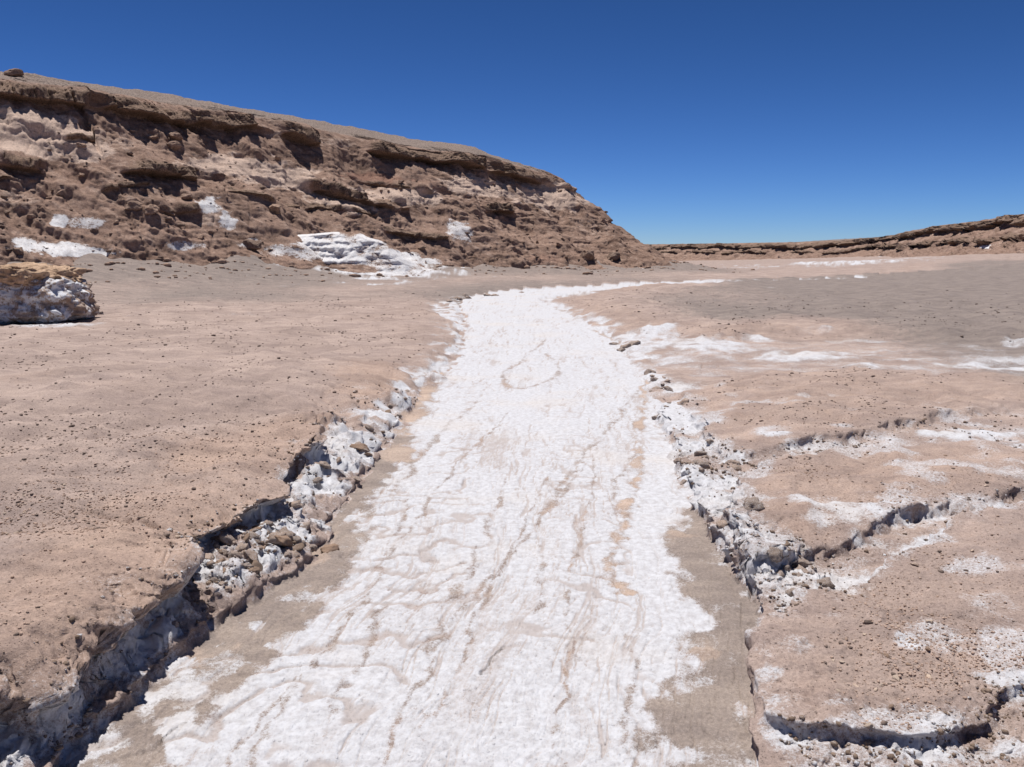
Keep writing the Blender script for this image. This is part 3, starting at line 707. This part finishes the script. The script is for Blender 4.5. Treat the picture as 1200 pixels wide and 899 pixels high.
salt_h = patches(HV, [(380, 290, 3.0, .5, .6), (252, 240, .5, .6, .8), (268, 256, .5, .6, .75), (70, 254, .35, .4, .8), (110, 258, .9, .28, .6),
                      (60, 285, 1.1, .25, .8), (100, 292, 1.3, .2, .9), (30, 280, .5, .2, .7), (215, 287, .8, .22, .6), (300, 285, .6, .3, .6), (545, 268, .9, .8, .62), (478, 298, 1.2, .35, .75), (500, 305, 1, .25, .7), (755, 312, .6, .15, .6), (540, 312, 1.6, .15, .8)], 511)
pale_h = patches(HV, [(30, 140, 1.6, .9, 1), (60, 165, 2.2, .8, 1), (270, 190, 2.0, .8, 1), (330, 200, 2.0, .9, 1), (120, 160, 2, .6, .5), (420, 230, 2.2, .8, 1), (480, 225, 2.6, .6, 1), (560, 215, 2.4, .9, .9), (640, 225, 3, 1.2, .9), (380, 160, 3, .4, .5), (160, 200, 2, .8, .4), (250, 250, .5, .8, .6), (700, 265, 2, .8, .4), (20, 230, 1, .5, .5)], 523)
red_h = patches(HV, [(440, 205, 2.2, .35, .9), (520, 210, 2.5, .4, .4), (650, 300, 2, .4, .5), (100, 200, 2, .7, .4)], 541)
sm_ = np.clip(salt_h * 1.2, 0, 1) * .75 * HI['disp']
HV[..., 2] -= .55 * sm_; HV[..., 0] += HI['gx'] * .8 * sm_; HV[..., 1] += HI['gy'] * .8 * sm_
plateau = sst(1.0, 1.12, HI['d'] / HILL['D'] + .06 * HI['med'])
hmask = {"mask_a": (salt_h, pale_h * (1 - .5 * HI['hard']), HI['hard'] * (1 - plateau * .6)), "mask_b": (plateau, red_h, HI['talus'])}
q_hard = quad(HI['hard']) > .55
q_t = quad(HI['zr'])
lsel = []
hill_keep = np.ones(q_hard.shape, bool)
hill_o = link("hill", None)
# every run of hard rock that stands out is a ledge of its own
lab = np.zeros(q_hard.shape, np.int32)
def components(mask):
    """label connected regions by iterated propagation of the largest id over coarse cells"""
    ids = np.where(mask, np.arange(1, mask.size + 1).reshape(mask.shape), 0)
    for _ in range(400):
        n = ids.copy()
        for ax in (0, 1):
            for sh in (1, -1):
                rlt = np.roll(ids, sh, ax)
                if sh == 1: rlt[(slice(0, 1), slice(None)) if ax == 0 else (slice(None), slice(0, 1))] = 0
                else: rlt[(slice(-1, None), slice(None)) if ax == 0 else (slice(None), slice(-1, None))] = 0
                n = np.maximum(n, np.where(mask, rlt, 0))
        # accelerate along rows
        n = np.maximum(n, np.where(mask & np.roll(mask, 1, 1), np.roll(n, 1, 1), 0))
        if (n == ids).all(): break
        ids = n
    return ids
cc = components(q_hard)
vals, cnt = np.unique(cc[cc > 0], return_counts=True)
big_ids = vals[np.argsort(-cnt)][:40]
for v_, c_ in zip(vals, cnt):
    if v_ in big_ids and c_ > 350:
        sel = cc == v_
        hill_keep &= ~sel; lsel.append(sel)
hill_o.data = None
bpy.data.objects.remove(hill_o)
hill_o = link("hill", mesh_from_grid("hill", HV, hill_keep, M_HILL, hmask), kind="structure")
for sel in lsel:
    link("rock_ledge", mesh_from_grid("rock_ledge", HV, sel, M_HILL, hmask), hill_o)
print("hill", round(time.time() - T0, 1), "ledges", len(lsel))

# the smooth white outcrop low on the hill, a tongue running out of it over the flat
so_px = np.linspace(285, 560, 220); so_v = np.linspace(0, 1, 150)
SPX, SV = np.meshgrid(so_px, so_v, indexing='xy')
toe_d = np.interp(SPX, [285, 330, 400, 450, 500, 560], [38.0, 37.2, 37.0, 37.2, 38.6, 41.2])
top_h = np.interp(SPX, [285, 305, 330, 380, 410, 440, 465, 490, 530, 560], [1.2, 1.8, 2.1, 2.25, 2.2, 1.8, 1.1, .55, .2, .1])
SX = (SPX - 600) / FPX * toe_d; SY = toe_d + 3.6 * SV
prof = np.interp(SV, [0, .08, .16, .22, .5, .62, .75, 1], [0, .14, .22, .26, .80, .95, 1.0, .9])
SZ = .22 + top_h * prof
nz_ = fbm2(SX.astype(F), (SZ * 1.5).astype(F), .8, 4, 901); fl = np.abs(fbm2(SX.astype(F), (SV * 1.2).astype(F), 1.6, 3, 907))
SY = SY + .35 * nz_ + .06 * sst(.3, 0, fl) + .03 * np.sin(SZ * 21 + 2.5 * nz_) + .012 * pn2(SX.astype(F), SZ.astype(F), 12, 913)
SVV = np.stack([SX, SY, SZ + .05 * nz_], -1)
tierb = sst(.13, .17, SV) * sst(.30, .24, SV) * sst(455, 425, SPX + 20 * nz_)
ones = np.ones_like(SX)
link("salt_outcrop", mesh_from_grid("salt_outcrop", SVV, None, M_HILL, {"mask_a": ((.84 - .7 * tierb - .3 * sst(.0, .5, nz_) - .5 * sst(340, 290, SPX + 30 * nz_) - .35 * sst(.62, .85, SV + .15 * nz_) - .3 * sst(.10, .0, SV + .05 * nz_)) * ones, .4 * ones, 0 * ones), "mask_b": (0 * ones, 0 * ones, 0 * ones)}), hill_o)

# --- the low mesa that closes the valley and comes forward on the other side
MESA_TOE = [(60, 20), (43, 58), (48, 80), (55, 104), (61, 133), (66, 160), (57, 186), (46.5, 206), (39, 226), (24, 252), (0, 280), (-60, 310), (-60, 620), (500, 620), (500, 20)]
MESA = dict(k=1.5, toe=MESA_TOE, D=9.0, H=lambda x, y: 5.4 - 1.3 * sst(140, 175, y), top=.012, seed=600, warp=.7,
            ledges=[(lambda x, y: 4.4 - 1.3 * sst(140, 175, y), .9, 1.3, 701, -.8), (lambda x, y: 2.3 - .5 * sst(150, 185, y), .6, .9, 721, -.3)])
a_m = np.linspace(-.25, 1.6, 620) ; a_m = np.concatenate([np.linspace(-.3, .12, 40)[:-1], np.linspace(.12, .68, 420), np.linspace(.68, 2.4, 60)[1:]])
tm = smooth1(np.minimum(along_toe(a_m, MESA_TOE), 300), 5)
offm = np.concatenate([np.linspace(-5, 26, 140), 26 + np.geomspace(.3, 160, 40)])
OFFM, AM = np.meshgrid(offm, a_m, indexing='ij')
MY = (tm[None] + OFFM).astype(F); MX = (AM * MY).astype(F)
mz, mdx, mdy, MI = hill_surface(MX, MY, MESA)
mz = mz + (-1.5 * sst(56, 130, MY - .25 * np.abs(MX)) * sst(60, 25, MX - .2 * MY)) * .9 + .25 + .045 * np.maximum(0, 50 - 9 - .12 * MY) * sst(18, 70, MY) * .45
MV = np.stack([MX + mdx, MY + mdy, mz], -1)
mpl = sst(1.0, 1.15, MI['d'] / MESA['D'])
salt_m = patches(MV, [(850, 302, 3, .2, .7), (1155, 285, 3, .5, .8)], 811, 2)
mmask = {"mask_a": (salt_m, .05 + .35 * sst(-.1, .5, MI['gul']), MI['hard']), "mask_b": (mpl, .35 * sst(-.1, .4, MI['med']), MI['talus'])}
link("far_mesa", mesh_from_grid("far_mesa", MV, None, M_HILL, mmask), kind="structure")
print("mesa", round(time.time() - T0, 1))

# ------------------------------------------------------------------ rocks and stones
def ico(sub):
    import bmesh
    bm = bmesh.new(); bmesh.ops.create_icosphere(bm, subdivisions=sub, radius=1.0)
    v = np.array([p.co[:] for p in bm.verts]); f = np.array([[q.index for q in fc.verts] for fc in bm.faces]); bm.free()
    return v, f
ICO = {k: ico(k) for k in (1, 2, 3)}
def rock_shape(sub, seed, flat=.65, cuts=9, rough=.12, long=1.3):
    r = np.random.default_rng(seed); v = ICO[sub][0].copy()
    for _ in range(cuts):                          # angular faces: push points behind random planes
        n = r.normal(size=3); n /= np.linalg.norm(n); c = r.uniform(.5, .85)
        e = v @ n - c
        v -= np.clip(e, 0, None)[:, None] * n
    o = r.uniform(0, 50, 3)
    q = fbm3(v[:, 0] + o[0], v[:, 1] + o[1], v[:, 2] + o[2], 1.6, 3, seed % 50)
    v *= (1 + rough * 2 * q)[:, None]
    v *= np.array([long, 1.0, flat]) / 1.1
    v[:, 2] -= v[:, 2].min() * .72                 # sits a little into the ground
    return v
def tri_mesh(name, v, f, mat, smooth=False):
    me = bpy.data.meshes.new(name); me.from_pydata(v.tolist(), [], f.tolist()); me.materials.append(mat)
    if smooth: me.polygons.foreach_set("use_smooth", np.ones(len(f), bool))
    me.update(); return me
R = np.random.default_rng(99)
def lib(name, n, mat, sub, seed, **kw):
    return [tri_mesh(name, rock_shape(sub, seed + i * 7, **kw), ICO[sub][1], mat, kw.get('rough', .12) > .2) for i in range(n)]
BOULDERS = lib("boulder", 8, M_ROCK, 3, 1000, flat=.75, cuts=12)
STONES = lib("stone", 10, M_STONE, 2, 1200, flat=.6)
PALES = lib("stone", 6, M_PALE, 2, 1400, flat=.6)
CLODS = lib("clod", 8, M_CLOD, 3, 1600, flat=.7, rough=.26, cuts=4)
BROWNS = lib("clod", 8, M_BROWN, 3, 1800, flat=.6, rough=.24, cuts=5, long=1.5)

SMALL = lib('stone', 8, M_BROWN, 2, 1900, flat=.6)

def put(name, me, p, size, label, cat, group=None, tilt=.35, rz=None):
    o = bpy.data.objects.new(name, me); COL.objects.link(o)
    o.location = (float(p[0]), float(p[1]), float(p[2]))
    o.rotation_euler = (R.normal() * tilt * .5, R.normal() * tilt * .5, R.uniform(0, 6.28) if rz is None else rz)
    s = float(size); o.scale = (s, s * R.uniform(.8, 1.1), s * R.uniform(.75, 1.1))
    o["label"] = label; o["category"] = cat
    if group: o["group"] = group
    return o

GU, GW = px_of(GV[..., 0], GV[..., 1], GV[..., 2])
HU, HW = px_of(HV[..., 0], HV[..., 1], HV[..., 2])
def on_ground(px, py):
    c = np.where(GY > .5, (GU - px) ** 2 + (GW - py) ** 2, 1e12); i = np.unravel_index(np.argmin(c), c.shape); return GV[i]
def on_hill(px, py):
    c = (HU - px) ** 2 + (HW - py) ** 2; i = np.unravel_index(np.argmin(np.where(c < max(20, c.min() * 1.5), HV[..., 1], 1e9)), c.shape); return HV[i]

# boulders that can be told apart
for px, py, sz, lab_ in [(16, 84, .40, "dark boulder perched on the hilltop at its highest visible point"),
                  (300, 288, .42, "dark upright boulder in front of the white salt face of the hill"),
                  (460, 300, .36, "dark square boulder standing at the hill's foot beside the salt tongue"),
                  (437, 306, .28, "low brown boulder at the lower edge of the salt tongue"),
                  (160, 240, .40, "dark boulder halfway down the hill above the salt patches"),
                  (690, 300, .75, "big brown boulder at the hill's foot near its far end"),
                  (720, 300, .55, "lower dark boulder beside the big one at the hill's foot"),
                  (325, 245, .40, "squat dark boulder under the middle ledge of the hill"),
                  (180, 245, .36, "dark boulder beside another one low on the hill's talus"),
                  (205, 158, .40, "rounded boulder just below the hill's top ledge")]:
    p = on_hill(px, py)
    put("boulder", BOULDERS[R.integers(8)], p - np.array([0, 0, sz * .12]), sz, lab_, "boulder", tilt=.3)
# boulders strewn on the slope
sel = np.argwhere((HI['onface'] > .6) & (HI['hard'] < .2) & (AH > -.68) & (AH < .19))
pick = sel[R.integers(0, len(sel), 70)]
for i, j in pick:
    sz = float(np.clip(R.lognormal(-2.05, .5), .07, .42))
    put("boulder", BOULDERS[R.integers(8)], HV[i, j] - np.array([0, 0, sz * .15]), sz, "brown boulder lying on the hill's rubble slope", "boulder", "boulders strewn over the slope of the hill", .6)

# stones of the plain
CLUSTER = .12 + sst(-.1, .55, fbm2(GX, GY, .55, 3, 251)) + .6 * sst(0, .6, fbm2(GX, GY, 1.7, 2, 257))
def scatter(cond, n, power=1.0, extra=None):
    """points of the ground spread evenly over its area"""
    ii = np.argwhere(cond); cl = CLUSTER[cond]; w = cl * (GY[cond].astype(float) ** 2 + GX[cond].astype(float) ** 2) ** power
    
    if extra is not None: w = w * extra[cond]
    c = np.cumsum(w); k = np.searchsorted(c, R.uniform(0, c[-1], n))
    return ii[np.clip(k, 0, len(ii) - 1)]
inview = (np.abs(AA) < .66) & (RR > 1.6)
flat_ok = inview & (GI['rub'] < .3) & (GI['rubR'] < .3)
left = flat_ok & (GI['dLt'] > .12)
right = flat_ok & (GI['dRb'] > .25)
for cond, n, lab_, grp in ((left & (RR < 14), 90, "small dark stone on the tan flat beside the hill", "dark stones on the tan flat between stream bed and hill"),
                           (right & (RR < 13), 50, "small brown stone on the broken earth slabs", "brown stones on the cracked slabs")):
    for i, j in scatter(cond, n, .35):
        sz = float(np.clip(R.lognormal(-4.6, .35), .006, .024)) * (.55 + RR[i, j] * .09)
        put("stone", (STONES if 'flat' in lab_ or RR[i, j] > 7 else SMALL)[R.integers(8)], GV[i, j] - np.array([0, 0, sz * .2]), sz, lab_, "stone", grp)
for cond, n, lab_, grp in ((left & (RR < 5), 40, "small pale stone on the tan bank above the undercut edge", "pale stones on the tan bank"), (right & (RR < 6), 50, "small pale stone on the cracked earth slabs", "pale stones on the cracked slabs")):
    for i, j in scatter(cond, n, .4):
        sz = float(np.clip(R.lognormal(-4.7, .4), .005, .02)) * (.7 + RR[i, j] * .07)
        put("stone", PALES[R.integers(6)], GV[i, j] - np.array([0, 0, sz * .2]), sz, lab_, "stone", grp)
# clods on the broken edges
for key, n, lib_, lab_, grp in (('rub', 60, CLODS, "salt-crusted clod on the broken edge of the tan bank", "salty clods along the undercut bank"), ('rubR', 45, CLODS, "salt-crusted clod on the rim of the cracked slabs", "salty clods along the slab rims"),
                                ('rub', 30, BROWNS, "brown earth clod fallen from the undercut tan bank", "earth clods below the undercut bank")):
    for i, j in scatter(inview & (GI[key] > .45) & (RR < 11) & ((GI["bench"] > .4) if key == "rub" else (np.hypot(gdx, gdy) < .03)), n, .5):
        sz = float(np.clip(R.lognormal(-3.55, .4), .012, .065)) * (.55 + .09 * RR[i, j])
        put("clod", lib_[R.integers(8)], GV[i, j] - np.array([0, 0, sz * .4]), sz, lab_, "clod", grp, .7)
for px, py in [(527, 353), (533, 350), (536, 352), (546, 348), (549, 350), (572, 346), (580, 347), (611, 343), (720, 403), (733, 407), (729, 412), (744, 404)]:
    sz = float(R.uniform(.09, .17)) * (1 if py < 380 else .8)
    put("clod", CLODS[R.integers(8)], on_ground(px, py) - np.array([0, 0, sz * .5]), sz, "big dark clod edged with salt on the bank where the stream bed bends" if py < 380 else "dark clod in the salty hollow where a side gully joins", "clod", "clods on the bank of the bend" if py < 380 else "clods at the gully mouth", .5)
p = on_ground(386, 646); put("clod", BROWNS[2], p, .038, "round brown clod alone on the mud below the bank", "clod")

# the block of old lake bed that stands alone on the flat
def block_part(name, c, half, seed, n, rough, strata, mat, parent, taper=0.0):
    g = np.linspace(-1, 1, n); vs_, fs_ = [], []
    for ax in range(3):
        for sg in (-1, 1):
            a, b_ = np.meshgrid(g, g, indexing='ij'); q = np.empty((n, n, 3))
            q[..., ax] = sg; q[..., (ax + 1) % 3] = a; q[..., (ax + 2) % 3] = b_ * sg
            base = sum(len(v) for v in vs_); vs_.append(q.reshape(-1, 3)); k = np.arange(n * n).reshape(n, n) + base
            fs_.append(np.stack([k[:-1, :-1], k[1:, :-1], k[1:, 1:], k[:-1, 1:]], -1).reshape(-1, 4))
    v = np.vstack(vs_); f = np.vstack(fs_)
    rn = (np.abs(v) ** 5).sum(1) ** (1 / 5.0); nrm = v / np.linalg.norm(v, axis=1)[:, None]; v = v / rn[:, None]
    p = v * np.array(half); p[:, :2] *= (1 + taper * v[:, 2])[:, None]
    X_, Y_, Z_ = p[:, 0] + seed, p[:, 1], p[:, 2]
    q = .5 * fbm3(X_, Y_, Z_ * 1.4, 1.3, 3, seed) + .4 * (.3 - np.abs(pn3(X_, Y_, Z_ * 1.5, 3.4, seed + 5))) + .25 * (.3 - np.abs(pn3(X_, Y_, Z_, 8, seed + 9))) + .12 * pn3(X_, Y_, Z_, 17, seed + 11)
    q = q + strata * np.sin(Z_ * 22 + 3 * pn3(X_, Y_, Z_, 1.1, seed + 3))
    p = p + nrm * (q * rough)[:, None] * np.array([1, 1, .45]) + np.array(c)
    me = bpy.data.meshes.new(name); me.from_pydata(p.tolist(), [], f.tolist()); me.materials.append(mat)
    me.polygons.foreach_set("use_smooth", np.ones(len(f), bool)); me.update()
    o = bpy.data.objects.new(name, me); COL.objects.link(o); o.parent = parent; return o
M_BLOCK = rock_material("salt_stained_earth", rgb(.23, .17, .137), rgb(.40, .31, .258), .62, 1.0)
M_CAP = rock_material("ochre_crust", rgb(.25, .17, .115), rgb(.46, .335, .24), 0, 1.6)
bc = at(108, 372, .33); bz = .3
blk = bpy.data.objects.new("earth_block", None); COL.objects.link(blk); blk.location = (bc[0] - 3.15, bc[1] + 1.25, bz - .03)
blk["label"] = "salt-streaked block of earth with an ochre crust standing alone on the flat"; blk["category"] = "earth block"
block_part("body", (0, 0, .33), (2.3, 1.0, .46), 31, 56, .55, .05, M_BLOCK, blk, -.05)
block_part("crust_cap", (-.12, -.02, .80), (2.14, .98, .19), 57, 50, .6, .03, M_CAP, blk, -.06)
for dx_, dy_, sz in ((2.62, -.85, .17), (2.95, -.55, .09), (2.3, -1.25, .08), (1.4, -1.3, .11), (2.75, -1.15, .06), (.6, -1.35, .09)):
    q_ = on_ground(*px_of(blk.location.x + dx_, blk.location.y + dy_, .33))
    put("clod", CLODS[R.integers(8)], q_ - np.array([0, 0, sz * .3]), sz, "salty clod fallen at the foot of the lone earth block", "clod", "clods at the foot of the lone block", .5)

# countless gravel, one mass on the flats and one on the hill's slope
def icosa():
    v = ICO[1][0][:12]; d = np.linalg.norm(v[:, None] - v[None], axis=-1); e = d < 1.2
    f = []
    for a in range(12):
        for b in range(a + 1, 12):
            for c in range(b + 1, 12):
                if e[a, b] and e[b, c] and e[a, c]:
                    n = np.cross(v[b] - v[a], v[c] - v[a])
                    f.append((a, b, c) if n @ v[a] > 0 else (a, c, b))
    return v, np.array(f)
ICO[0] = icosa()
def loose_mass(name, P_, sz, mat, label, cat, flat=.6, long=1.3):
    n = len(P_); v, f = ICO[0]
    shapes = np.stack([rock_shape(0, 3000 + q, flat=flat, cuts=4, long=long) for q in range(14)])
    sid = R.integers(0, 14, n); th = R.uniform(0, 6.28, n); c, s_ = np.cos(th), np.sin(th)
    S = shapes[sid] * sz[:, None, None]
    vx = S[..., 0] * c[:, None] - S[..., 1] * s_[:, None]; vy = S[..., 0] * s_[:, None] + S[..., 1] * c[:, None]
    W = (np.stack([vx, vy, S[..., 2] - .2 * sz[:, None]], -1) + P_[:, None]).reshape(-1, 3).astype(F)
    Fc = (f[None] + (np.arange(n) * len(v))[:, None, None]).reshape(-1, 3).astype(np.int32)
    me = bpy.data.meshes.new(name)
    me.vertices.add(len(W)); me.vertices.foreach_set("co", W.ravel()); me.loops.add(Fc.size); me.loops.foreach_set("vertex_index", Fc.ravel())
    me.polygons.add(len(Fc)); me.polygons.foreach_set("loop_start", np.arange(0, Fc.size, 3, dtype=np.int32)); me.update(calc_edges=True)
    me.materials.append(mat)
    return link(name, me, None, kind="stuff", label=label, category=cat)
pts = scatter((left | right) & (RR < 32) & (RR > 2), 6500, .5, np.where((GI['dRb'] > 0) & (RR < 7), .35, 1.0) * sst(34, 16, RR))
rr_ = RR[pts[:, 0], pts[:, 1]]
loose_mass("gravel", GV[pts[:, 0], pts[:, 1]], np.clip(R.lognormal(-5.25, .45, len(pts)), .0025, .02) * (.6 + rr_ * .085), M_STONE, "loose dark gravel scattered over the dry earth", "gravel")
pts = scatter((left | right) & (RR < 7.5) & (RR > 1.8), 7000, .35, sst(7.5, 2.5, RR) * np.maximum(sst(.2, .8, GI['dRb']), sst(.1, .5, GI['dLt'])))
loose_mass("soil_crumbs", GV[pts[:, 0], pts[:, 1]], np.clip(R.lognormal(-5.7, .45, len(pts)), .0015, .009) * (.6 + RR[pts[:, 0], pts[:, 1]] * .1), M_CRUMB, "fine tan soil crumbs covering the banks", "soil crumbs", .8, 1.2)
pts = scatter(inview & ((GI['rub'] > .35) | (GI['rubR'] > .35)) & (RR < 9) & (RR > 1.8), 3500, .35)
loose_mass("salt_crumbs", GV[pts[:, 0], pts[:, 1]], np.clip(R.lognormal(-5.0, .5, len(pts)), .003, .018) * (.6 + RR[pts[:, 0], pts[:, 1]] * .09), M_CLOD, "salty crumbs along the broken bank edges", "salt crumbs", .75, 1.2)
pts = scatter((np.abs(AA) < .66) & (GI['dh'] > -3.5) & (GI['dh'] < 2.2) & (GY > 10), 1300, .5, sst(-3.5, .8, GI['dh']))
loose_mass("fallen_stones", GV[pts[:, 0], pts[:, 1]], np.clip(R.lognormal(-3.1, .7, len(pts)), .02, .28), M_ROCK, "fallen brown stones along the foot of the hill", "fallen stones", .6, 1.4)
pick = sel[R.integers(0, len(sel), 900)]
loose_mass("rubble", HV[pick[:, 0], pick[:, 1]], np.clip(R.lognormal(-3.2, .6, len(pick)), .02, .2), M_ROCK, "brown rubble strewn down the whole slope of the hill", "rubble", .5, 1.6)
print("all", round(time.time() - T0, 1))
